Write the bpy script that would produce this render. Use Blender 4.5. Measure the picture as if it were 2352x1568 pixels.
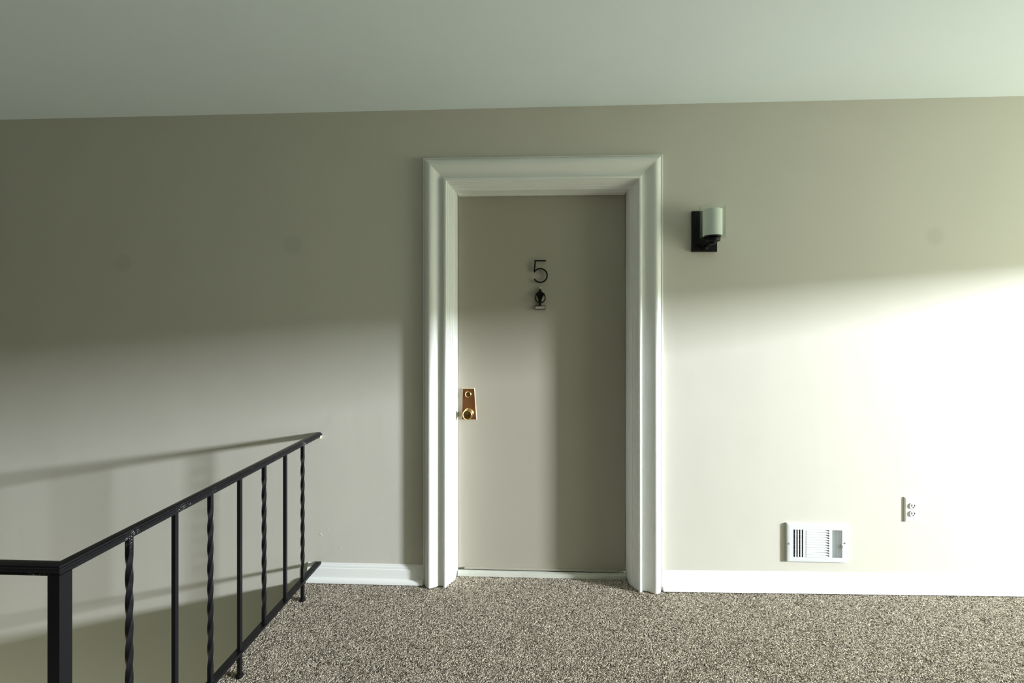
import bpy, bmesh, math, random
from mathutils import Vector, Matrix

random.seed(7)
for o in list(bpy.data.objects):
    bpy.data.objects.remove(o, do_unlink=True)
S = bpy.context.scene
C = S.collection
PI = math.pi

# ------------------------------------------------------------------ camera
EYE = 1.342            # eye height above the carpet
DIST = 2.34            # camera to wall
YAW = math.atan(44 / 1045)
cam_data = bpy.data.cameras.new('camera')
cam = bpy.data.objects.new('camera', cam_data)
C.objects.link(cam)
cam.location = (0, -DIST, EYE)
cam.rotation_euler = (PI / 2, 0, YAW)
cam_data.sensor_width = 36
cam_data.lens = 1045 / 2352 * 36
cam_data.shift_y = -39 / 2352
cam_data.clip_start = 0.05
S.camera = cam

# ------------------------------------------------------------------ light
world = bpy.data.worlds.new('overcast_sky')
S.world = world
world.use_nodes = True
bg = world.node_tree.nodes['Background']
bg.inputs['Color'].default_value = (0.87, 0.92, 0.73, 1)
bg.inputs['Strength'].default_value = 9.2

RX = 4.5               # right wall, with the window the daylight enters by
WIN_Y0, WIN_Y1, WIN_Z0, WIN_Z1 = -2.8, -0.40, 0.06, 1.82
FRONT = -6.6
LX = -5.6
KEY = Vector((11.0, -3.4, 2.6))
ld = bpy.data.lights.new('daylight', 'AREA')
ld.shape = 'RECTANGLE'
ld.size, ld.size_y = 0.8, 0.55
ld.energy = 3450
ld.color = (0.87, 0.915, 1.0)
lo = bpy.data.objects.new('daylight', ld)
C.objects.link(lo)
lo.location = KEY
lo.rotation_euler = (Vector((0.5, -1.0, 1.0)) - KEY).to_track_quat('-Z', 'Y').to_euler()

pd = bpy.data.lights.new('window_portal', 'AREA')
pd.shape = 'RECTANGLE'
pd.size, pd.size_y = WIN_Y1 - WIN_Y0, WIN_Z1 - WIN_Z0
pd.cycles.is_portal = True
po = bpy.data.objects.new('window_portal', pd)
C.objects.link(po)
po.location = (RX + 0.16, (WIN_Y0 + WIN_Y1) / 2, (WIN_Z0 + WIN_Z1) / 2)
po.rotation_euler = Vector((-1, 0, 0)).to_track_quat('-Z', 'Z').to_euler()

sd = bpy.data.lights.new('stairwell_fill', 'POINT')      # unseen fill light, added to lift the shade in the stairwell
sd.energy = 28
sd.color = (0.95, 1.0, 0.82)
sd.shadow_soft_size = 0.45
so = bpy.data.objects.new('stairwell_fill', sd)
C.objects.link(so)
so.location = (-3.3, -0.85, -1.9)

S.view_settings.view_transform = 'Standard'
S.view_settings.look = 'None'
S.view_settings.gamma = 1
S.view_settings.use_curve_mapping = False
S.view_settings.exposure = 0.0

# ------------------------------------------------------------------ helpers
class MB:
    def __init__(self):
        self.v, self.f = [], []

    def add(self, verts, faces):
        n = len(self.v)
        self.v += [tuple(p) for p in verts]
        self.f += [tuple(i + n for i in f) for f in faces]
        return self

    def box(self, x0, x1, y0, y1, z0, z1):
        v = [(x, y, z) for x in (x0, x1) for y in (y0, y1) for z in (z0, z1)]
        f = [(0, 1, 3, 2), (4, 6, 7, 5), (0, 4, 5, 1), (2, 3, 7, 6), (0, 2, 6, 4), (1, 5, 7, 3)]
        return self.add(v, f)

    def rings(self, rings, cap=True, closed=True):
        """skin consecutive rings of points"""
        n = len(rings[0])
        v = [p for r in rings for p in r]
        f = []
        for i in range(len(rings) - 1):
            for j in range(n if closed else n - 1):
                k = (j + 1) % n
                f.append((i * n + j, i * n + k, (i + 1) * n + k, (i + 1) * n + j))
        if cap:
            f.append(tuple(range(n))[::-1])
            f.append(tuple((len(rings) - 1) * n + j for j in range(n)))
        return self.add(v, f)

    def lathe(self, origin, axis, profile, seg=32, cap=True):
        """profile = [(radius, height along axis)]"""
        a = Vector(axis).normalized()
        t = Vector((0, 0, 1)) if abs(a.z) < 0.9 else Vector((1, 0, 0))
        u = a.cross(t).normalized()
        w = a.cross(u)
        o = Vector(origin)
        rs = []
        for r, h in profile:
            rs.append([o + a * h + u * (r * math.cos(2 * PI * k / seg)) + w * (r * math.sin(2 * PI * k / seg)) for k in range(seg)])
        return self.rings(rs, cap)

    def tube(self, pts, r, seg=12, cap=True):
        pts = [Vector(p) for p in pts]
        rs = []
        prev = None
        for i, p in enumerate(pts):
            d = (pts[min(i + 1, len(pts) - 1)] - pts[max(i - 1, 0)]).normalized()
            if prev is None:
                t = Vector((0, 0, 1)) if abs(d.z) < 0.9 else Vector((0, 1, 0))
                u = d.cross(t).normalized()
            else:
                u = (prev - d * prev.dot(d)).normalized()
            prev = u
            w = d.cross(u)
            rr = r[i] if isinstance(r, (list, tuple)) else r
            rs.append([p + u * (rr * math.cos(2 * PI * k / seg)) + w * (rr * math.sin(2 * PI * k / seg)) for k in range(seg)])
        return self.rings(rs, cap)

    def prism(self, poly, y0, y1):
        """polygon in x,z extruded along y"""
        return self.rings([[(x, y0, z) for x, z in poly], [(x, y1, z) for x, z in poly]])

    def build(self, name, mat, parent=None, bevel=0, smooth=False, seg=2, angle=35):
        me = bpy.data.meshes.new(name)
        me.from_pydata(self.v, [], self.f)
        bm = bmesh.new()
        bm.from_mesh(me)
        bmesh.ops.recalc_face_normals(bm, faces=bm.faces)
        if bevel:
            es = [e for e in bm.edges if len(e.link_faces) == 2 and e.calc_face_angle(0) > math.radians(30)]
            bmesh.ops.bevel(bm, geom=es, offset=bevel, segments=seg, profile=0.6, affect='EDGES', clamp_overlap=True)
        if smooth:
            for f in bm.faces:
                f.smooth = True
            for e in bm.edges:
                if len(e.link_faces) == 2 and e.calc_face_angle(0) > math.radians(angle):
                    e.smooth = False
        bm.to_mesh(me)
        bm.free()
        me.materials.append(mat)
        o = bpy.data.objects.new(name, me)
        C.objects.link(o)
        if parent:
            o.parent = parent
            o.matrix_parent_inverse = Matrix.Translation(-parent.location)
        return o


def empty(name, loc):
    o = bpy.data.objects.new(name, None)
    o.empty_display_size = 0.1
    C.objects.link(o)
    o.location = loc
    return o


def tag(o, label=None, cat=None, group=None, kind=None):
    if label: o['label'] = label
    if cat: o['category'] = cat
    if group: o['group'] = group
    if kind: o['kind'] = kind
    return o


def floor_z(x):
    """the old floor rises a little towards the window"""
    return max(0.0, (x - 0.70) * 0.0115)


# ------------------------------------------------------------------ materials
def new_mat(name):
    m = bpy.data.materials.new(name)
    m.use_nodes = True
    nt = m.node_tree
    return m, nt, nt.nodes['Principled BSDF']


def node(nt, kind, **kw):
    n = nt.nodes.new(kind)
    for k, v in kw.items():
        setattr(n, k, v)
    return n


def paint(name, col, rough=0.5, bump=0.05, scale=400.0, mottle=0.03, spec=0.4, metal=0.0, dist=0.001):
    m, nt, b = new_mat(name)
    tc = node(nt, 'ShaderNodeTexCoord')
    n1 = node(nt, 'ShaderNodeTexNoise')
    n1.inputs['Scale'].default_value = 3.0
    n1.inputs['Detail'].default_value = 4
    nt.links.new(tc.outputs['Object'], n1.inputs['Vector'])
    mr = node(nt, 'ShaderNodeMapRange')
    mr.inputs['To Min'].default_value = 1 - mottle
    mr.inputs['To Max'].default_value = 1 + mottle
    nt.links.new(n1.outputs['Fac'], mr.inputs['Value'])
    mx = node(nt, 'ShaderNodeVectorMath', operation='SCALE')
    mx.inputs[0].default_value = col
    nt.links.new(mr.outputs['Result'], mx.inputs['Scale'])
    nt.links.new(mx.outputs['Vector'], b.inputs['Base Color'])
    b.inputs['Roughness'].default_value = rough
    b.inputs['Specular IOR Level'].default_value = spec
    b.inputs['Metallic'].default_value = metal
    if bump:
        n2 = node(nt, 'ShaderNodeTexNoise')
        n2.inputs['Scale'].default_value = scale
        n2.inputs['Detail'].default_value = 3
        nt.links.new(tc.outputs['Object'], n2.inputs['Vector'])
        bp = node(nt, 'ShaderNodeBump')
        bp.inputs['Strength'].default_value = bump
        bp.inputs['Distance'].default_value = dist
        nt.links.new(n2.outputs['Fac'], bp.inputs['Height'])
        nt.links.new(bp.outputs['Normal'], b.inputs['Normal'])
    return m, nt, b, mx


M = {}
# wall paint: roller stipple, soft waviness, two faint round patches of old repair
m, nt, b, mx = paint('wall_paint', (0.595, 0.58, 0.505), 0.6, 0.0, mottle=0.035, spec=0.25)
tc = [n for n in nt.nodes if n.type == 'TEX_COORD'][0]
last = mx.outputs['Vector']
for cx, cz, r in ((-2.18, 1.67, 0.055), (-1.25, 1.76, 0.055), (2.0, 1.78, 0.05)):
    d = node(nt, 'ShaderNodeVectorMath', operation='DISTANCE')
    d.inputs[1].default_value = (cx, 0, cz)
    nt.links.new(tc.outputs['Object'], d.inputs[0])
    q = node(nt, 'ShaderNodeMapRange', interpolation_type='SMOOTHSTEP')
    q.inputs['From Min'].default_value = r * 0.6
    q.inputs['From Max'].default_value = r * 1.15
    q.inputs['To Min'].default_value = 0.93
    q.inputs['To Max'].default_value = 1.0
    nt.links.new(d.outputs['Value'], q.inputs['Value'])
    s = node(nt, 'ShaderNodeVectorMath', operation='SCALE')
    nt.links.new(last, s.inputs[0])
    nt.links.new(q.outputs['Result'], s.inputs['Scale'])
    last = s.outputs['Vector']
nt.links.new(last, b.inputs['Base Color'])
h1 = node(nt, 'ShaderNodeTexNoise'); h1.inputs['Scale'].default_value = 220; h1.inputs['Detail'].default_value = 3
h2 = node(nt, 'ShaderNodeTexNoise'); h2.inputs['Scale'].default_value = 4.5; h2.inputs['Detail'].default_value = 2
mp = node(nt, 'ShaderNodeMapping'); mp.inputs['Scale'].default_value = (1.6, 1, 0.35)
nt.links.new(tc.outputs['Object'], h1.inputs['Vector'])
nt.links.new(tc.outputs['Object'], mp.inputs['Vector'])
nt.links.new(mp.outputs['Vector'], h2.inputs['Vector'])
b1 = node(nt, 'ShaderNodeBump'); b1.inputs['Strength'].default_value = 0.10; b1.inputs['Distance'].default_value = 0.001
b2 = node(nt, 'ShaderNodeBump'); b2.inputs['Strength'].default_value = 0.25; b2.inputs['Distance'].default_value = 0.004
nt.links.new(h1.outputs['Fac'], b1.inputs['Height'])
nt.links.new(h2.outputs['Fac'], b2.inputs['Height'])
nt.links.new(b2.outputs['Normal'], b1.inputs['Normal'])
nt.links.new(b1.outputs['Normal'], b.inputs['Normal'])
M['wall'] = m

M['hall'] = paint('hall_bounce_dark', (0.20, 0.17, 0.12), 0.6, 0.08, 220, 0.03, 0.3)[0]  # unseen walls coloured dark to cut the bounce light
M['ceiling'] = paint('ceiling_paint', (0.83, 0.92, 0.95), 0.8, 0.12, 160, 0.02, 0.2)[0]
M['trim'] = paint('white_trim_gloss', (0.85, 0.87, 0.83), 0.32, 0.05, 60, 0.015, 0.5)[0]
M['door'] = paint('door_paint', (0.38, 0.355, 0.29), 0.42, 0.05, 150, 0.02, 0.45)[0]
M['white_metal'] = paint('white_enamel', (0.66, 0.69, 0.69), 0.35, 0.0, mottle=0.01)[0]
M['plastic'] = paint('white_plastic', (0.80, 0.81, 0.78), 0.35, 0.0, mottle=0.01)[0]
M['dark'] = paint('unlit_dark', (0.012, 0.013, 0.014), 0.8, 0.0, mottle=0.1)[0]  # near black, stands for unlit depth
M['slot'] = paint('slot_shadow_brown', (0.006, 0.006, 0.005), 0.7, 0.0)[0]
M['black'] = paint('black_fixture_metal', (0.004, 0.004, 0.0045), 0.45, 0.05, 200, 0.1, 0.22)[0]
M['number'] = paint('black_number_metal', (0.004, 0.004, 0.004), 0.4, 0.0, mottle=0.1, spec=0.2)[0]
M['silver'] = paint('worn_nickel', (0.62, 0.61, 0.55), 0.35, 0.1, 60, 0.12, 0.5, 0.6)[0]
M['steel'] = paint('screw_steel', (0.35, 0.36, 0.36), 0.4, 0.0, metal=0.8)[0]
M['brass'] = paint('polished_brass', (0.78, 0.52, 0.22), 0.2, 0.05, 80, 0.08, 0.5, 1.0)[0]
M['brass_dark'] = paint('aged_brass', (0.42, 0.26, 0.09), 0.3, 0.25, 120, 0.2, 0.5, 1.0)[0]
M['bronze'] = paint('hammered_bronze', (0.20, 0.085, 0.028), 0.45, 0.6, 300, 0.45, 0.5, 0.75, 0.002)[0]
M['bare_edge'] = paint('cream_paint_edge', (0.74, 0.66, 0.47), 0.5, 0.1, 100, 0.1)[0]
M['threshold'] = paint('worn_white_threshold', (0.62, 0.63, 0.55), 0.4, 0.3, 45, 0.25)[0]
M['rust'] = paint('rusty_bracket', (0.20, 0.10, 0.07), 0.7, 0.3, 300, 0.3)[0]
M['concrete'] = paint('stair_plaster', (0.42, 0.41, 0.36), 0.8, 0.1, 60, 0.05)[0]

# black railing enamel: worn spots of bare bright metal where hands rub, dull streaks
m, nt, b, mx = paint('black_railing_enamel', (0.0072, 0.0071, 0.0082), 0.30, 0.2, 90, 0.2, 0.18)
tc = [n for n in nt.nodes if n.type == 'TEX_COORD'][0]
w1 = node(nt, 'ShaderNodeTexNoise'); w1.inputs['Scale'].default_value = 380; w1.inputs['Detail'].default_value = 4
w2 = node(nt, 'ShaderNodeTexNoise'); w2.inputs['Scale'].default_value = 9; w2.inputs['Detail'].default_value = 3
nt.links.new(tc.outputs['Object'], w1.inputs['Vector'])
nt.links.new(tc.outputs['Object'], w2.inputs['Vector'])
ad = node(nt, 'ShaderNodeMath', operation='MULTIPLY')
nt.links.new(w1.outputs['Fac'], ad.inputs[0]); nt.links.new(w2.outputs['Fac'], ad.inputs[1])
rp = node(nt, 'ShaderNodeMapRange')
rp.inputs['From Min'].default_value = 0.445; rp.inputs['From Max'].default_value = 0.47
nt.links.new(ad.outputs['Value'], rp.inputs['Value'])
mc = node(nt, 'ShaderNodeMix', data_type='RGBA')
nt.links.new(rp.outputs['Result'], mc.inputs['Factor'])
nt.links.new(mx.outputs['Vector'], mc.inputs['A'])
mc.inputs['B'].default_value = (0.36, 0.355, 0.34, 1)
nt.links.new(mc.outputs['Result'], b.inputs['Base Color'])
M['rail'] = m
m = m.copy(); m.name = 'black_handrail_enamel_worn'          # the handrail is rubbed through in more places
for n_ in m.node_tree.nodes:
    if n_.type == 'MAP_RANGE' and abs(n_.inputs['From Min'].default_value - 0.445) < 1e-4:
        n_.inputs['From Min'].default_value = 0.375; n_.inputs['From Max'].default_value = 0.41
M['rail_worn'] = m

# glass and frosted shade
m, nt, b = new_mat('clear_glass')
tp = node(nt, 'ShaderNodeBsdfTransparent'); tp.inputs['Color'].default_value = (0.95, 0.975, 0.955, 1)
gl = node(nt, 'ShaderNodeBsdfGlossy'); gl.inputs['Roughness'].default_value = 0.03
lw = node(nt, 'ShaderNodeLayerWeight'); lw.inputs['Blend'].default_value = 0.5
pw_ = node(nt, 'ShaderNodeMath', operation='POWER'); pw_.inputs[1].default_value = 4.0
nt.links.new(lw.outputs['Facing'], pw_.inputs[0])
fr = node(nt, 'ShaderNodeMapRange'); fr.inputs['To Min'].default_value = 0.03; fr.inputs['To Max'].default_value = 0.35
nt.links.new(pw_.outputs['Value'], fr.inputs['Value'])
ms = node(nt, 'ShaderNodeMixShader')
nt.links.new(fr.outputs['Result'], ms.inputs['Fac'])
nt.links.new(tp.outputs['BSDF'], ms.inputs[1])
nt.links.new(gl.outputs['BSDF'], ms.inputs[2])
nt.links.new(ms.outputs['Shader'], nt.nodes['Material Output'].inputs['Surface'])
M['glass'] = m
m, nt, b = new_mat('frosted_opal_glass')
b.inputs['Base Color'].default_value = (0.94, 0.96, 0.93, 1)
b.inputs['Roughness'].default_value = 0.35
tl = node(nt, 'ShaderNodeBsdfTranslucent')
tl.inputs['Color'].default_value = (0.92, 0.95, 0.92, 1)
ms = node(nt, 'ShaderNodeMixShader')
ms.inputs['Fac'].default_value = 0.15
nt.links.new(b.outputs['BSDF'], ms.inputs[1])
nt.links.new(tl.outputs['BSDF'], ms.inputs[2])
nt.links.new(ms.outputs['Shader'], nt.nodes['Material Output'].inputs['Surface'])
M['opal'] = m

# carpet yarn: every tuft takes its own tone
m, nt, b = new_mat('carpet_yarn')
at = node(nt, 'ShaderNodeAttribute', attribute_type='INSTANCER', attribute_name='tuft_tone')
cr = node(nt, 'ShaderNodeValToRGB')
e = cr.color_ramp.elements
e[0].position = 0.0; e[0].color = (0.048, 0.040, 0.031, 1)
e[1].position = 1.0; e[1].color = (0.70, 0.64, 0.53, 1)
for p_, c_ in ((0.22, (0.135, 0.113, 0.086, 1)), (0.45, (0.31, 0.266, 0.208, 1)), (0.72, (0.485, 0.43, 0.345, 1))):
    k = cr.color_ramp.elements.new(p_); k.color = c_
nt.links.new(at.outputs['Fac'], cr.inputs['Fac'])
gp = node(nt, 'ShaderNodeNewGeometry')
pn = node(nt, 'ShaderNodeTexNoise'); pn.inputs['Scale'].default_value = 7; pn.inputs['Detail'].default_value = 4
nt.links.new(gp.outputs['Position'], pn.inputs['Vector'])
pm = node(nt, 'ShaderNodeMapRange'); pm.inputs['From Min'].default_value = 0.3; pm.inputs['From Max'].default_value = 0.7
pm.inputs['To Min'].default_value = 0.95; pm.inputs['To Max'].default_value = 1.10
nt.links.new(pn.outputs['Fac'], pm.inputs['Value'])
vs_ = node(nt, 'ShaderNodeVectorMath', operation='SCALE')
nt.links.new(cr.outputs['Color'], vs_.inputs[0]); nt.links.new(pm.outputs['Result'], vs_.inputs['Scale'])
nt.links.new(vs_.outputs['Vector'], b.inputs['Base Color'])
b.inputs['Roughness'].default_value = 0.9
b.inputs['Specular IOR Level'].default_value = 0.15
M['yarn'] = m
# carpet backing and the far carpet: same colours as a fine grain
m, nt, b = new_mat('carpet_base')
tc = node(nt, 'ShaderNodeTexCoord')
n1 = node(nt, 'ShaderNodeTexNoise'); n1.inputs['Scale'].default_value = 190; n1.inputs['Detail'].default_value = 2
cr = node(nt, 'ShaderNodeValToRGB')
cr.color_ramp.elements[0].position = 0.36; cr.color_ramp.elements[0].color = (0.10, 0.085, 0.065, 1)
cr.color_ramp.elements[1].position = 0.66; cr.color_ramp.elements[1].color = (0.45, 0.39, 0.31, 1)
nt.links.new(tc.outputs['Object'], n1.inputs['Vector'])
nt.links.new(n1.outputs['Fac'], cr.inputs['Fac'])
nt.links.new(cr.outputs['Color'], b.inputs['Base Color'])
b.inputs['Roughness'].default_value = 0.95
M['carpet_base'] = m

# ------------------------------------------------------------------ room shell
XL, XR, ZT = -0.557, 0.664, 2.200        # outer edges of the door casing
OX0, OX1, OZ = XL + 0.126, XR - 0.126, ZT - 0.126   # rough opening in the wall
EDGE = -1.200                            # landing edge, stairwell beyond
SW_Y = -1.36                             # stairwell depth from the wall
PIT = -2.6
WT = 0.16
CEIL = lambda x: 2.457 + 0.0032 * x

# back wall (with the door opening), continues down into the stairwell
mb = MB()
mb.box(LX, EDGE, 0, WT, PIT, 2.6)
mb.box(EDGE, OX0, 0, WT, -0.3, 2.6)
mb.box(OX1, RX + 0.2, 0, WT, -0.3, 2.6)
mb.box(OX0, OX1, 0, WT, OZ, 2.6)
wall = tag(mb.build('wall_back', M['wall']), kind='structure')

mb = MB()
mb.box(LX - 0.15, LX, FRONT - 0.15, WT, PIT, 2.6)
tag(mb.build('wall_left', M['hall']), kind='structure')
mb = MB()
mb.box(LX - 0.15, RX + 0.2, FRONT - 0.15, FRONT, PIT, 2.6)
tag(mb.build('wall_front', M['hall']), kind='structure')
mb = MB()
mb.box(RX, RX + 0.16, FRONT, WIN_Y0, -0.3, 2.6)
mb.box(RX, RX + 0.16, WIN_Y1, 0, -0.3, 2.6)
mb.box(RX, RX + 0.16, WIN_Y0, WIN_Y1, -0.3, WIN_Z0)
mb.box(RX, RX + 0.16, WIN_Y0, WIN_Y1, WIN_Z1, 2.6)
tag(mb.build('wall_right', M['wall']), kind='structure')
mb = MB()
mb.box(OX0 - 0.05, OX1 + 0.05, WT + 0.045, WT + 0.08, -0.3, OZ + 0.05)
tag(mb.build('door_light_block', M['dark']), kind='structure')  # unseen backing added to block sky light leaking under the door
# window lining and sill
mb = MB()
mb.box(RX - 0.015, RX + 0.17, WIN_Y0, WIN_Y0 + 0.05, WIN_Z0, WIN_Z1)
mb.box(RX - 0.015, RX + 0.17, WIN_Y1 - 0.05, WIN_Y1, WIN_Z0, WIN_Z1)
mb.box(RX - 0.06, RX + 0.17, WIN_Y0, WIN_Y1, WIN_Z0 - 0.03, WIN_Z0 + 0.01)
tag(mb.build('window_1', M['trim'], bevel=0.004), kind='structure')

mb = MB()
v = []
for x in (LX - 0.15, RX + 0.2):
    for y in (FRONT - 0.15, WT):
        v += [(x, y, CEIL(x)), (x, y, CEIL(x) + 0.12)]
mb.add(v, [(0, 2, 6, 4), (1, 5, 7, 3), (0, 1, 3, 2), (4, 6, 7, 5), (0, 4, 5, 1), (2, 3, 7, 6)])
ceiling = tag(mb.build('ceiling', M['ceiling']), kind='structure')

# floor slab: landing strip by the wall plus the hall in front of the stairwell
def slab(mb, x0, x1, y0, y1, top, th):
    xs = sorted({x0, x1, *[x for x in (0.70,) if x0 < x < x1]})
    for a, b_ in zip(xs, xs[1:]):
        v = []
        for x in (a, b_):
            for y in (y0, y1):
                v += [(x, y, floor_z(x) + top - th), (x, y, floor_z(x) + top)]
        mb.add(v, [(0, 1, 3, 2), (4, 6, 7, 5), (0, 4, 5, 1), (2, 3, 7, 6), (0, 2, 6, 4), (1, 5, 7, 3)])
mb = MB()
slab(mb, EDGE, RX, SW_Y, 0.0, -0.004, 0.26)
slab(mb, LX, RX, FRONT, SW_Y, -0.004, 0.26)
slab(mb, OX0, OX1, 0.0, 0.20, -0.004, 0.26)
floor = tag(mb.build('floor', M['carpet_base']), kind='structure')
mb = MB()
mb.box(LX, EDGE + 0.0, SW_Y, 0, PIT - 0.1, PIT)
tag(mb.build('floor_stairwell', M['concrete']), kind='structure')
mb = MB()
mb.box(EDGE, EDGE + 0.1, SW_Y - 0.1, 0, PIT, -0.264)
mb.box(LX, EDGE, SW_Y - 0.1, SW_Y, PIT, -0.264)
tag(mb.build('wall_stairwell', M['wall']), kind='structure')

# ------------------------------------------------------------------ carpet pile
def carpet():
    me = bpy.data.meshes.new('carpet')
    vs, fs = [], []
    def quad(x0, x1, y0, y1):
        n = len(vs)
        vs.extend([(x0, y0, floor_z(x0)), (x1, y0, floor_z(x1)), (x1, y1, floor_z(x1)), (x0, y1, floor_z(x0))])
        fs.append((n, n + 1, n + 2, n + 3))
    quad(EDGE, XL - 0.02, -1.25, -0.024)
    quad(XL - 0.02, XR + 0.02, -1.25, -0.045)
    quad(XL + 0.105, XR - 0.105, -0.045, -0.012)
    quad(XL + 0.14, XR - 0.14, -0.012, 0.075)
    quad(XR + 0.02, 0.70, -1.25, -0.024)
    quad(0.70, 3.3, -1.25, -0.024)
    me.from_pydata([(x, y, z - 0.003) for x, y, z in vs], [], fs)
    me.materials.append(M['yarn'])
    o = bpy.data.objects.new('carpet', me)
    C.objects.link(o)
    ng = bpy.data.node_groups.new('carpet_pile', 'GeometryNodeTree')
    ng.interface.new_socket('Geometry', in_out='INPUT', socket_type='NodeSocketGeometry')
    ng.interface.new_socket('Geometry', in_out='OUTPUT', socket_type='NodeSocketGeometry')
    N, Lk = ng.nodes, ng.links
    gi, go = N.new('NodeGroupInput'), N.new('NodeGroupOutput')
    dp = N.new('GeometryNodeDistributePointsOnFaces')
    dp.inputs['Density'].default_value = 120000
    dp.inputs['Seed'].default_value = 3
    ic = N.new('GeometryNodeMeshIcoSphere')
    ic.inputs['Radius'].default_value = 1.0
    ic.inputs['Subdivisions'].default_value = 1
    sm = N.new('GeometryNodeSetMaterial')
    sm.inputs['Material'].default_value = M['yarn']
    ss = N.new('GeometryNodeSetShadeSmooth')
    tr = N.new('GeometryNodeTransform')
    tr.inputs['Scale'].default_value = (0.0015, 0.0015, 0.0060)
    ip = N.new('GeometryNodeInstanceOnPoints')
    rr = N.new('FunctionNodeRandomValue'); rr.data_type = 'FLOAT_VECTOR'
    rr.inputs[0].default_value = (1.15, -0.2, 0); rr.inputs[1].default_value = (1.85, 0.2, 6.283)
    rs = N.new('FunctionNodeRandomValue'); rs.data_type = 'FLOAT'
    rs.inputs[2].default_value = 0.75; rs.inputs[3].default_value = 1.25
    rs.inputs['Seed'].default_value = 5
    st = N.new('GeometryNodeStoreNamedAttribute')
    st.data_type = 'FLOAT'; st.domain = 'INSTANCE'
    st.inputs['Name'].default_value = 'tuft_tone'
    rt = N.new('FunctionNodeRandomValue'); rt.data_type = 'FLOAT'
    rt.inputs['Seed'].default_value = 11
    Lk.new(gi.outputs[0], dp.inputs['Mesh'])
    Lk.new(dp.outputs['Points'], ip.inputs['Points'])
    Lk.new(ic.outputs['Mesh'], tr.inputs['Geometry'])
    Lk.new(tr.outputs['Geometry'], ss.inputs['Geometry'])
    Lk.new(ss.outputs['Geometry'], sm.inputs['Geometry'])
    Lk.new(sm.outputs['Geometry'], ip.inputs['Instance'])
    Lk.new(rr.outputs['Value'], ip.inputs['Rotation'])
    Lk.new(rs.outputs[1], ip.inputs['Scale'])
    Lk.new(ip.outputs['Instances'], st.inputs['Geometry'])
    Lk.new(rt.outputs[1], st.inputs['Value'])
    jg = N.new('GeometryNodeJoinGeometry')
    Lk.new(st.outputs['Geometry'], jg.inputs[0])
    Lk.new(jg.outputs[0], go.inputs[0])
    md = o.modifiers.new('pile', 'NODES')
    md.node_group = ng
    tag(o, 'speckled beige and brown looped carpet pile covering the landing floor', 'carpet', kind='stuff')
    return o
carpet()

# ------------------------------------------------------------------ door casing
# profile from the outer edge inwards: (u, d)  d = projection from the wall towards the room
PROF = [(0, 0), (0, .014), (.0015, .0165), (.0045, .0165), (.006, .013), (.0085, .013), (.011, .020), (.016, .030),
        (.022, .0375), (.029, .0425), (.036, .0447), (.043, .0445), (.050, .0420), (.058, .0375), (.066, .0315), (.074, .0260),
        (.082, .0220), (.090, .0200), (.100, .0200), (.1055, .0215), (.107, .0280), (.110, .0330), (.114, .0345), (.120, .0345),
        (.1240, .0325), (.1245, .028), (.1245, .018), (.127, .016), (.131, .0155), (.1325, .013), (.1325, .004), (.135, .002),
        (.139, .0015), (.1405, -.001), (.1405, -.012), (.143, -.014), (.147, -.0145), (.1485, -.017), (.1485, -.028),
        (.151, -.030), (.154, -.031), (.156, -.034), (.1575, -.060), (.160, -.100), (.160, -.125)]
BACK = [(.1260, -.125), (.1260, 0)]
P2 = PROF + BACK
trim = tag(empty('trim_1', ((XL + XR) / 2, 0, 0)), kind='structure')
def leg(sgn):
    mb = MB()
    x0 = XL if sgn > 0 else XR
    bot = [(x0 + sgn * u, -d, 0.0) for u, d in P2]
    top = [(x0 + sgn * u, -d, ZT - u) for u, d in P2]
    mb.rings([bot, top])
    return mb.build('side_casing', M['trim'], trim, smooth=True, angle=28)
leg(1); leg(-1)
mb = MB()
mb.rings([[(XL + u, -d, ZT - u) for u, d in P2], [(XR - u, -d, ZT - u) for u, d in P2]])
mb.build('head_casing', M['trim'], trim, smooth=True, angle=28)
# door stop strip, a little ragged, along the head
mb = MB()
pts = []
n = 40
top, bot = [], []
for i in range(n + 1):
    x = XL + 0.163 + (XR - XL - 0.328) * i / n
    bot.append((x, ZT - 0.1655 - random.random() * 0.0016))
    top.append((x, ZT - 0.159))
mb.prism(bot + top[::-1], 0.092, 0.118)
mb.build('weather_strip', M['trim'], trim)

# ------------------------------------------------------------------ door
DX0, DX1, DZ0, DZ1 = XL + 0.1615, XR - 0.1615, 0.0265, ZT - 0.163
DY = 0.110
door = tag(empty('door_1', ((DX0 + DX1) / 2, DY, 0)), kind='structure')
door['label'] = 'plain flush taupe apartment door with brass lock and black number'
mb = MB()
mb.box(DX0, DX1, DY, DY + 0.042, DZ0, DZ1)
mb.build('door_slab', M['door'], door, bevel=0.002)
# sweep along the bottom of the door
mb = MB()
mb.box(DX0 + 0.035, DX1 - 0.045, DY - 0.006, DY, DZ0 - 0.004, DZ0 + 0.007)
mb.build('door_sweep', M['door'], door, bevel=0.001)

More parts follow.
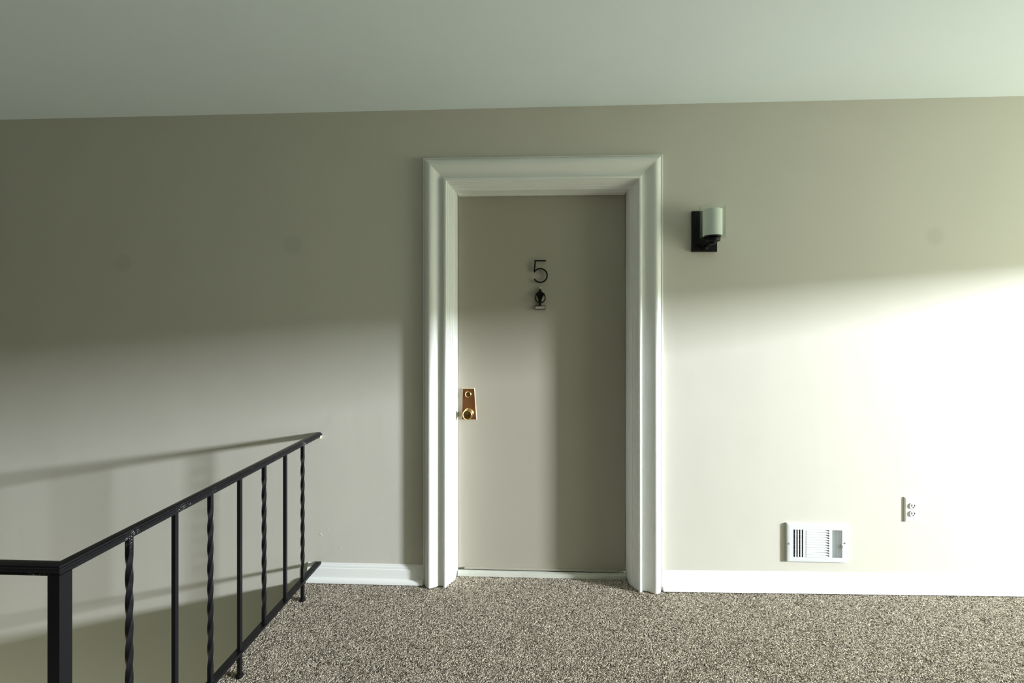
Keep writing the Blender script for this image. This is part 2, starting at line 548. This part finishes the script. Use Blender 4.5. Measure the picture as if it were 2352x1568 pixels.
# number 5
Z = lambda v: v + EYE
def pxdoor(px, py, y):
    fx = -math.sin(YAW) + (px - 1176) / 1045 * math.cos(YAW)
    fy = math.cos(YAW) + (px - 1176) / 1045 * math.sin(YAW)
    t = (DIST + y) / fy
    return fx * t, EYE + (745 - py) / 1045 * t
def ribbon(path, w):
    """constant-width outline of an open path (x,z)"""
    L_, R_ = [], []
    for i, p in enumerate(path):
        a = Vector(path[max(i - 1, 0)]); c = Vector(path[min(i + 1, len(path) - 1)]); p = Vector(p)
        if 0 < i < len(path) - 1:
            d1 = (p - a).normalized(); d2 = (c - p).normalized()
            n1 = Vector((-d1.y, d1.x)); n2 = Vector((-d2.y, d2.x))
            nn = (n1 + n2).normalized()
            k = min(2.2, 1 / max(0.3, nn.dot(n1)))
        else:
            d = (c - a).normalized(); nn = Vector((-d.y, d.x)); k = 1
        L_.append(p + nn * w / 2 * k); R_.append(p - nn * w / 2 * k)
    return L_, R_
ny0, ny1 = DY - 0.016, DY - 0.010
path = [pxdoor(1254, 598.6, ny0), pxdoor(1229.3, 598.6, ny0), pxdoor(1227.3, 624.6, ny0)]
def strip(mb, path, w, y0, y1):
    L_, R_ = ribbon(path, w)
    rs = [[(l.x, y0, l.y), (r.x, y0, r.y), (r.x, y1, r.y), (l.x, y1, l.y)] for l, r in zip(L_, R_)]
    mb.rings(rs)
mb = MB()
strip(mb, path, 0.0073, ny0, ny1)
arc = []
for i in range(41):
    a = math.radians(152 - 302 * i / 40)
    arc.append(pxdoor(1241 + 15.8 * math.cos(a), 632.3 - 15.8 * math.sin(a), ny0))
strip(mb, arc, 0.0073, ny0 + 0.0003, ny1 + 0.0003)
# standoff pins that hold it off the door
for q in ((1243, 598.6), (1241, 648)):
    x, z = pxdoor(*q, ny0)
    mb.lathe((x, ny1 - 0.001, z), (0, 1, 0), [(0.002, 0), (0.002, DY - ny1 + 0.001)], 8)
num = mb.build('door_number', M['number'], door)
num['label'] = 'slim black metal numeral 5 on the door'

# knocker
kx, kz = pxdoor(1240.5, 690, DY)
kn = MB()
def plate(mb, outline, y0, y1):
    mb.prism(outline, y0, y1)
s = 0.00234          # metres per photo pixel at the door
def kp(px, py):
    return (kx + (px - 1240.5) * s, kz - (py - 690) * s)
body = [(1239, 664), (1242.5, 664), (1243, 668), (1246, 671), (1250.5, 674), (1251.3, 677), (1248, 679), (1245.5, 683),
        (1244, 688), (1243.5, 694), (1242.3, 699), (1242.5, 703), (1238.5, 703), (1238.7, 699), (1237.5, 694), (1237, 688),
        (1235.5, 683), (1233, 679), (1229.8, 677), (1230.5, 674), (1235, 671), (1238, 668)]
kn.prism([kp(*q) for q in body], DY - 0.016, DY)
knocker = kn.build('knocker_plate', M['black'], door, bevel=0.0012)
knocker['label'] = 'small black urn shaped door knocker under the number'
ring = MB()
loop = []
for i in range(33):
    a = 2 * PI * i / 32
    px = 1240.6 + 11.3 * math.sin(a) * (1.0 if math.cos(a) < 0 else 0.97)
    py = 683.5 - 10.8 * math.cos(a) + (1.2 if math.cos(a) < 0 else 0)
    x, z = kp(px, py)
    loop.append((x, DY - 0.022 - 0.006 * max(0, -math.cos(a)), z))
ring.tube(loop, 0.0032, 10)
ring.build('knocker_ring', M['black'], knocker, smooth=True)
base = MB()
base.prism([kp(*q) for q in ((1228.8, 701.8), (1252.2, 701.8), (1252.4, 710.5), (1229.5, 710.8))], DY - 0.014, DY)
base.build('knocker_base', M['black'], knocker, bevel=0.001)
np_ = MB()
np_.prism([kp(*q) for q in ((1229.6, 703.6), (1251, 703.0), (1251, 709.3), (1229.6, 709.9))], DY - 0.0165, DY - 0.013)
np_.build('name_plate', M['silver'], knocker, bevel=0.0008)['label'] = 'blank silver name plate'
bx, bz = kp(1241, 661)
fb = MB()
fb.lathe((bx, DY, bz), (0, -1, 0), [(0.0001, 0), (0.0045, 0.002), (0.0052, 0.008), (0.005, 0.013), (0.0035, 0.0165), (0.0001, 0.018)], 16)
fb.build('finial', M['silver'], knocker, smooth=True, angle=80)['label'] = 'pale metal finial knob'

# lock set
lx0, lz1 = pxdoor(1061.8, 891, DY - 0.006)
lx1, _ = pxdoor(1090, 891, DY - 0.006)
lx2, lz0 = pxdoor(1060.3, 963.5, DY - 0.006)
lx3, _ = pxdoor(1095.3, 963.5, DY - 0.006)
outer = [(lx2, lz0), (lx3, lz0), (lx1, lz1), (lx0, lz1)]
cxm = sum(p_[0] for p_ in outer) / 4; czm = sum(p_[1] for p_ in outer) / 4
inner = [(cxm + (x - cxm) * 0.93, czm + (z - czm) * 0.972) for x, z in outer]
mb = MB()
mb.rings([[(x, DY, z) for x, z in outer], [(x, DY - 0.0045, z) for x, z in outer],
          [(cxm + (x - cxm) * 0.97, DY - 0.007, czm + (z - czm) * 0.985) for x, z in outer]])
lock = mb.build('lock_plate', M['bare_edge'], door)
lock['label'] = 'tapered bronze lock plate with pale edges'
mb = MB()
mb.prism(inner, DY - 0.0085, DY - 0.0065)
mb.build('plate_face', M['bronze'], lock, bevel=0.0006)
x, z = pxdoor(1075.6, 905.3, DY - 0.012)
mb = MB()
mb.lathe((x, DY - 0.008, z), (0, -1, 0), [(0.0172, 0), (0.0178, 0.003), (0.0165, 0.0075), (0.0130, 0.0100), (0.0105, 0.0098), (0.0098, 0.0075), (0.0002, 0.0075)], 36)
mb.build('deadbolt_cylinder', M['brass'], lock, smooth=True)
mb = MB()
mb.box(x - 0.0014, x + 0.0014, DY - 0.0165, DY - 0.0150, z - 0.006, z + 0.005)
mb.lathe((x, DY - 0.015, z + 0.003), (0, -1, 0), [(0.0026, 0), (0.0026, 0.0016)], 12)
mb.build('keyhole', M['slot'], lock)
x, z = pxdoor(1076.5, 948.3, DY - 0.008)
mb = MB()
mb.lathe((x, DY - 0.008, z), (0, -1, 0), [(0.0265, 0), (0.0270, 0.004), (0.0225, 0.008), (0.0150, 0.011), (0.0125, 0.018), (0.0150, 0.026),
        (0.0225, 0.033), (0.0268, 0.041), (0.0272, 0.048), (0.0250, 0.054), (0.0215, 0.0570), (0.0200, 0.0570)], 44, cap=False)
knob = mb.build('door_knob', M['brass'], lock, smooth=True, angle=50)
mb = MB()
mb.lathe((x, DY - 0.008, z), (0, -1, 0), [(0.0203, 0.0568), (0.0190, 0.0550), (0.0175, 0.0552), (0.012, 0.0540), (0.006, 0.0532), (0.0001, 0.053)], 40, cap=False)
mb.build('knob_face', M['brass_dark'], lock, smooth=True)

# threshold
th = tag(empty('threshold', ((DX0 + DX1) / 2, 0.09, 0)), kind='structure')
th.name = 'trim_2'
mb = MB()
mb.box(DX0 + 0.002, DX1 - 0.002, 0.078, 0.0855, -0.003, 0.0185)
mb.box(DX0 + 0.002, DX1 - 0.002, 0.0850, 0.150, -0.003, 0.0110)
mb.build('threshold_sill', M['threshold'], th, bevel=0.0012)
mb = MB()
mb.box(DX0 + 0.001, DX1 - 0.001, 0.0890, 0.1025, 0.0105, 0.0190)
mb.build('threshold_strip', M['threshold'], th, bevel=0.001)

# ------------------------------------------------------------------ baseboards
BP = [(0, .0), (.0275, .0), (.0275, .006), (.0262, .0125), (.0225, .018), (.017, .0215), (.0125, .0225), (.0125, .066),
      (.0115, .070), (.0085, .0725), (.0085, .079), (.0075, .0835), (.0045, .0865), (.004, .092), (.002, .0945), (0, .0945)]
def baseboard(name, x0, x1):
    mb = MB()
    xs = [x0] + [x for x in (0.70,) if x0 < x < x1] + [x1]
    mb.rings([[(x, -d, floor_z(x) + 0.002 + h) for d, h in BP] for x in xs])
    return tag(mb.build(name, M['trim'], smooth=True, angle=28), kind='structure')
baseboard('baseboard_left', -1.168, XL)
baseboard('baseboard_right', XR, RX)

# flakes of chipped paint on the wall beside the railing
for px, py, r in ((736, 1226, .006), (752, 1216, .004), (739, 1229, .003), (766, 1250, .0035), (782, 1258, .004), (738, 1231, .0025), (763, 958, .003)):
    x, z = pxdoor(px, py, 0)
    mb = MB()
    k = 7
    rim = [(x + r * (1 + .5 * random.random()) * math.cos(2 * PI * i / k), 0.0, z + .6 * r * (1 + .4 * random.random()) * math.sin(2 * PI * i / k)) for i in range(k)]
    mb.rings([rim, [(x + (p[0] - x) * .7, -0.0009, z + (p[2] - z) * .7) for p in rim]])
    mb.build('paint_chip', M['wall'], wall)

# ------------------------------------------------------------------ railing
RXc = -1.1127
RAILB, RAILT = EYE - 0.588, EYE - 0.5635     # underside / top of the handrail
PY = -1.3105                                  # corner post centre
rail = tag(empty('stair_railing', (RXc, PY, 0)), 'black wrought iron stair railing with twisted and plain balusters round the stairwell', 'railing')
HP = [(-.0115, 0), (.0115, 0), (.0115, .006), (.0150, .0085), (.0195, .0105), (.0200, .0140), (.0180, .0155), (.0172, .0185),
      (.0135, .0195), (.0125, .0230), (.0060, .0245), (-.0060, .0245), (-.0125, .0230), (-.0135, .0195), (-.0172, .0185),
      (-.0180, .0155), (-.0200, .0140), (-.0195, .0105), (-.0150, .0085), (-.0115, .006)]
# run from the wall to the corner, mitred, then parallel to the wall to the left
mb = MB()
mb.rings([[(RXc + a, -0.001 - 0.0, RAILB + h) for a, h in HP], [(RXc + a, PY - a, RAILB + h) for a, h in HP]])
hand = mb.build('handrail', M['rail_worn'], rail, smooth=True, angle=25)
mb = MB()
mb.rings([[(RXc + a, PY - a, RAILB + h) for a, h in HP], [(LX + 0.001, PY - a, RAILB + h) for a, h in HP]])
mb.build('handrail', M['rail_worn'], rail, smooth=True, angle=25)
# corner post
pw = 0.0150
mb = MB()
mb.box(RXc - pw, RXc + pw, PY - pw, PY + pw, -0.005, RAILB + 0.002)
mb.build('post', M['rail'], rail, bevel=0.0012)
# bottom rails: flat bars
BR0, BR1 = 0.0895, 0.1010
mb = MB()
mb.box(RXc - 0.0150, RXc + 0.0150, PY + pw, 0.0, BR0, BR1)
mb.build('bottom_rail', M['rail'], rail, bevel=0.0008)
mb = MB()
mb.box(LX, RXc - pw, PY - 0.0125, PY + 0.0125, BR0, BR1)
mb.build('bottom_rail', M['rail'], rail, bevel=0.0008)

def bar(x, y, z0, z1, twist, h=0.0067):
    mb = MB()
    if not twist:
        mb.box(x - h, x + h, y - h, y + h, z0, z1)
        return mb.build('baluster', M['rail'], rail, bevel=0.0006, seg=1)
    zs0, zs1 = BR1 + 0.055, z1 - 0.045
    n = 96
    rs = []
    turns = (zs1 - zs0) / 0.27
    levels = [z0, zs0] + [zs0 + (zs1 - zs0) * i / n for i in range(1, n)] + [zs1, z1]
    hh = h * 1.04
    for z in levels:
        t = min(1, max(0, (z - zs0) / (zs1 - zs0)))
        a = 2 * PI * round(turns * 4) / 4 * t
        ca, sa = math.cos(a), math.sin(a)
        ring = []
        for px, py in ((-hh, -hh * .91), (-hh * .91, -hh), (hh * .91, -hh), (hh, -hh * .91), (hh, hh * .91), (hh * .91, hh), (-hh * .91, hh), (-hh, hh * .91)):
            ring.append((x + px * ca - py * sa, y + px * sa + py * ca, z))
        rs.append(ring)
    mb.rings(rs)
    return mb.build('twisted_baluster', M['rail'], rail, smooth=True, angle=30)
ys = [-1.125, -0.963, -0.806, -0.647, -0.488, -0.325, -0.168]
for i, y in enumerate(ys):
    foot = i in (3, 6)
    b_ = bar(RXc, y, -0.004 if foot else BR0 - 0.0, RAILB + 0.002, i % 2 == 0)
    # weld bead where the bar meets the rail
    mb = MB()
    mb.rings([[(RXc - k, y - k, BR1 - 0.0005), (RXc + k, y - k, BR1 - 0.0005), (RXc + k, y + k, BR1 - 0.0005), (RXc - k, y + k, BR1 - 0.0005)] if j == 0 else
              [(RXc - k, y - k, BR1 + 0.004), (RXc + k, y - k, BR1 + 0.004), (RXc + k, y + k, BR1 + 0.004), (RXc - k, y + k, BR1 + 0.004)]
              for j, k in enumerate((0.0095, 0.0066))])
    mb.build('weld', M['rail'], b_)
    if foot:
        mb = MB()
        mb.lathe((RXc, y, -0.004), (0, 0, 1), [(0.0145, 0), (0.0145, 0.008), (0.0105, 0.0135), (0.0088, 0.0145)], 14)
        mb.build('foot', M['rail'], b_, smooth=True)
for i in range(3):
    x = RXc - 0.195 - 0.16 * i
    h = bar(x, PY, BR0, RAILB + 0.002, i % 2 == 0)
# broken bracket under the wall end of the handrail
mb = MB()
mb.box(RXc - 0.010, RXc + 0.015, -0.010, 0.0, RAILB - 0.008, RAILB + 0.006)
br = mb.build('wall_bracket', M['bare_edge'], rail, bevel=0.002)
br['label'] = 'chipped cream bracket end against the wall'
mb = MB()
mb.lathe((RXc + 0.004, -0.010, RAILB - 0.001), (0, -1, 0), [(0.005, 0), (0.005, 0.0015), (0.002, 0.003)], 12)
mb.build('screw', M['rust'], br)

# ------------------------------------------------------------------ wall lamp
LXc, LYc = 0.8795, -0.092
lamp = tag(empty('wall_lamp', (0.871, 0, Z(0.47))), 'black wall sconce with clear glass cylinder round a white shade, right of the door', 'lamp')
mb = MB()
o_ = [(0.810, Z(.366)), (0.932, Z(.366)), (0.932, Z(.570)), (0.810, Z(.570))]
cx_, cz_ = 0.871, Z(.468)
ins = lambda k: [(cx_ + (x - cx_) * (1 - k / .061), cz_ + (z - cz_) * (1 - k / .102)) for x, z in o_]
mb.rings([[(x, 0, z) for x, z in o_], [(x, -0.017, z) for x, z in o_], [(x, -0.022, z) for x, z in ins(.004)]])
bp_ = mb.build('back_plate', M['black'], lamp)
mb = MB()
mb.lathe((0.871, -0.022, Z(.47)), (0, -1, 0), [(0.005, 0), (0.005, 0.003), (0.003, 0.004)], 14)
mb.build('cap_nut', M['black'], bp_, smooth=True)
mb = MB()
zc = Z(.400)
mb.tube([(0.871, -0.020, zc - 0.012), (0.871, -0.045, zc - 0.012), (0.873, -0.066, zc - 0.010), (0.877, -0.082, zc - 0.003), (LXc, LYc, zc + 0.004)], 0.0085, 14)
mb.lathe((0.871, -0.021, zc - 0.012), (0, -1, 0), [(0.015, 0), (0.015, 0.004), (0.010, 0.008)], 20)
mb.build('arm', M['black'], lamp, smooth=True)
mb = MB()
mb.lathe((LXc, LYc, Z(.388)), (0, 0, 1), [(0.012, 0), (0.016, 0.002), (0.016, 0.012), (0.034, 0.016), (0.0355, 0.019), (0.0355, 0.0295), (0.030, 0.031)], 36)
mb.build('shade_holder', M['black'], lamp, smooth=True)
mb = MB()
g0, g1, gr, gt = Z(.4195), Z(.577), 0.0595, 0.0028
mb.lathe((LXc, LYc, 0), (0, 0, 1), [(0.0001, g0), (gr - .002, g0), (gr, g0 + .002), (gr, g1 - .001), (gr - .001, g1), (gr - gt + .001, g1), (gr - gt, g1 - .001),
        (gr - gt, g0 + gt), (0.0001, g0 + gt)], 56, cap=False)
mb.build('glass_cylinder', M['glass'], lamp, smooth=True)['label'] = 'clear glass outer cylinder'
mb = MB()
w0, w1, wr = Z(.4300), Z(.5570), 0.0445
mb.lathe((LXc, LYc, 0), (0, 0, 1), [(wr - .006, w0), (wr, w0 + .001), (wr, w1 - .001), (wr - .001, w1), (wr - .003, w1), (wr - .004, w1 - .001), (wr - .004, w0 + .003)], 48, cap=False)
mb.build('inner_shade', M['opal'], lamp, smooth=True)['label'] = 'white frosted inner shade'
mb = MB()
mb.lathe((LXc, LYc, 0), (0, 0, 1), [(0.0395, g0 + gt + .0003), (0.0395, w0 + .001), (0.018, w0 + .004), (0.016, w0 + .040), (0.0001, w0 + .041)], 32)
mb.build('socket', M['black'], lamp, smooth=True)

# ------------------------------------------------------------------ supply register in the wall
vx0, vz1 = pxdoor(1808, 1201.5, -0.012)
vx1, vz0 = pxdoor(1948, 1293, -0.012)
def vp(px, py):
    return pxdoor(px, py, -0.012)
reg = tag(empty('wall_vent', ((vx0 + vx1) / 2, 0, vz0)), 'white metal three way air register low on the wall above the baseboard', 'vent')
secs = [(1822.5, 1844.8), (1851.5, 1904.5), (1911.5, 1934.5)]
zt_, zb_ = vp(1830, 1215.8)[1], vp(1830, 1279)[1]
sx = [(vp(a, 1247)[0], vp(b, 1247)[0]) for a, b in secs]
mb = MB()
yf, yb = -0.012, -0.008
# face plate bars round three openings
ix0, ix1, iz0, iz1 = vx0 + 0.012, vx1 - 0.012, vz0 + 0.012, vz1 - 0.012
mb.box(ix0, ix1, yf, yb, zt_, iz1)
mb.box(ix0, ix1, yf, yb, iz0, zb_)
xs = [ix0] + [q for s_ in sx for q in s_] + [ix1]
for a, b in zip(xs[0::2], xs[1::2]):
    mb.box(a, b, yf, yb, zb_, zt_)
# sloping rim
of = [(vx0, vz0), (vx1, vz0), (vx1, vz1), (vx0, vz1)]
inn = [(ix0, iz0), (ix1, iz0), (ix1, iz1), (ix0, iz1)]
o2 = [(vx0 + .002, vz0 + .002), (vx1 - .002, vz0 + .002), (vx1 - .002, vz1 - .002), (vx0 + .002, vz1 - .002)]
mb.rings([[(x, 0, z) for x, z in of], [(x, -0.006, z) for x, z in of], [(x, yf + .001, z) for x, z in o2], [(x, yf, z) for x, z in inn]], cap=False)
mb.build('face_plate', M['white_metal'], reg)
mb = MB()
mb.box(sx[0][0] - .004, sx[2][1] + .004, -0.0012, -0.0005, zb_ - .004, zt_ + .004)
mb.build('duct_shade_sheet', M['dark'], reg)  # dark sheet on the wall, shade of the duct put into its colour
def slat(quad, th=0.0012):
    """thin plate through 4 points"""
    q = [Vector(p) for p in quad]
    n = (q[1] - q[0]).cross(q[3] - q[0]).normalized() * th / 2
    mb = MB()
    mb.rings([[p + n for p in q], [p - n for p in q]])
    return mb.build('louver', M['white_metal'], reg)
# left bank: upright bars, looked straight through
for a, b in ((1826.4, 1829.1), (1832.2, 1835.0), (1838.3, 1841.4)):
    xa, xb = vp(a, 1247)[0], vp(b, 1247)[0]
    slat([(xa, yf, zb_), (xb, yf + 0.0006, zb_), (xb, yf + 0.0006, zt_), (xa, yf, zt_)], 0.0012)
# damper blades behind the left bank
for i in range(5):
    z = zt_ + (zb_ - zt_) * (i + 1) / 5.4
    mb = MB()
    mb.box(sx[0][0], sx[0][1], -0.006, -0.0045, z - 0.0007, z + 0.0007)
    mb.build('damper_blade', M['steel'], reg)
# middle bank: 11 near level louvers shedding downwards
cx0, cx1 = sx[1]
n = 11
p_ = (zt_ - zb_) / n
for i in range(n):
    z = zt_ - p_ * i
    mb = MB()
    top_in = (-0.0035, z - 0.0004)
    low_out = (-0.0135, z - p_ * 0.86)
    k = 0.009
    mb.rings([[(cx0, yf, z - 0.0006), (cx0 + k, top_in[0], top_in[1]), (cx1 - k * 1.2, top_in[0], top_in[1]), (cx1, -0.004, z - 0.0006), (cx1, low_out[0], low_out[1]), (cx0, low_out[0], low_out[1])],
              [(cx0, yf + .001, z - 0.0012), (cx0 + k, top_in[0] + .001, top_in[1] - .0008), (cx1 - k * 1.2, top_in[0] + .001, top_in[1] - .0008), (cx1, -0.003, z - 0.0014), (cx1, low_out[0] + .001, low_out[1] - .0008), (cx0, low_out[0] + .001, low_out[1] - .0008)]])
    mb.build('louver', M['white_metal'], reg)
# right bank: 4 upright vanes turned to the right
rx0, rx1 = sx[2]
w = (rx1 - rx0) / 4
for i in range(4):
    a = rx0 + w * i
    cur = [(a + w * t, -0.0015 - 0.0105 * t ** 1.7) for t in (0.02, 0.25, 0.5, 0.75, 0.94)]
    mb = MB()
    mb.rings([[(x, y, zz) for x, y in cur] + [(x + 0.0006, y + 0.0009, zz) for x, y in cur[::-1]] for zz in (zb_, zt_)])
    mb.build('louver', M['white_metal'], reg, smooth=True)
# damper lever
x, z = vp(1934.2, 1254)
mb = MB()
mb.rings([[(x + dx, y_, z + dz) for dx, dz in ((-.003, -.010), (.003, -.010), (.003, .010), (-.003, .010))] for y_ in (-0.008,)] +
         [[(x + dx * .6, -0.019, z + dz * .6) for dx, dz in ((-.003, -.010), (.003, -.010), (.003, .010), (-.003, .010))]])
mb.build('damper_lever', M['white_metal'], reg, bevel=0.0008)
for q in ((1813.5, 1248), (1941.5, 1247)):
    x, z = vp(*q)
    mb = MB()
    mb.lathe((x, yf, z), (0, -1, 0), [(0.0042, 0), (0.0038, 0.0018), (0.002, 0.0028)], 14)
    sc = mb.build('screw', M['white_metal'], reg, smooth=True)
    mb = MB()
    mb.box(x - 0.0032, x + 0.0032, yf - 0.0032, yf - 0.0022, z - 0.0005, z + 0.0005)
    mb.build('screw_slot', M['steel'], sc)

# ------------------------------------------------------------------ power outlet
ox0, oz1 = pxdoor(2078, 1141.5, -0.006)
ox1, oz0 = pxdoor(2113, 1199, -0.006)
out = tag(empty('power_outlet', ((ox0 + ox1) / 2, 0, oz0)), 'white double power socket plate on the wall right of the air register', 'outlet')
ocx, ocz = (ox0 + ox1) / 2, (oz0 + oz1) / 2
hw, hh = (ox1 - ox0) / 2, (oz1 - oz0) / 2
rect = lambda a, b: [(ocx - a, ocz - b), (ocx + a, ocz - b), (ocx + a, ocz + b), (ocx - a, ocz + b)]
mb = MB()
mb.rings([[(x, 0, z) for x, z in rect(hw, hh)], [(x, -0.0025, z) for x, z in rect(hw, hh)], [(x, -0.0055, z) for x, z in rect(hw - .002, hh - .002)],
          [(x, -0.0068, z) for x, z in rect(hw - .006, hh - .006)]])
mb.build('cover_plate', M['plastic'], out)
for sgn in (1, -1):
    zc = ocz + sgn * 0.0195
    mb = MB()
    r = 0.0168
    prof = []
    for i in range(32):
        a = 2 * PI * i / 32
        prof.append((ocx + r * math.cos(a), zc + max(-0.0138, min(0.0138, r * math.sin(a)))))
    mb.rings([[(x, -0.006, z) for x, z in prof], [(x, -0.0095, z) for x, z in prof],
              [(ocx + (x - ocx) * .94, -0.0115, zc + (z - zc) * .94) for x, z in prof]])
    rc = mb.build('receptacle', M['plastic'], out)
    for dx, hgt in ((-0.0066, 0.0060), (0.0066, 0.0050)):
        mb = MB()
        mb.box(ocx + dx - 0.0018, ocx + dx + 0.0018, -0.0121, -0.0112, zc + 0.003 - hgt, zc + 0.003 + hgt)
        mb.build('slot', M['slot'], rc)
    mb = MB()
    mb.lathe((ocx, -0.0112, zc - 0.0075), (0, -1, 0), [(0.0031, 0), (0.0031, 0.0009)], 14)
    mb.build('ground_hole', M['slot'], rc)
mb = MB()
mb.lathe((ocx, -0.0066, ocz), (0, -1, 0), [(0.0034, 0), (0.0030, 0.0012), (0.0015, 0.0018)], 14)
mb.build('screw', M['plastic'], out)
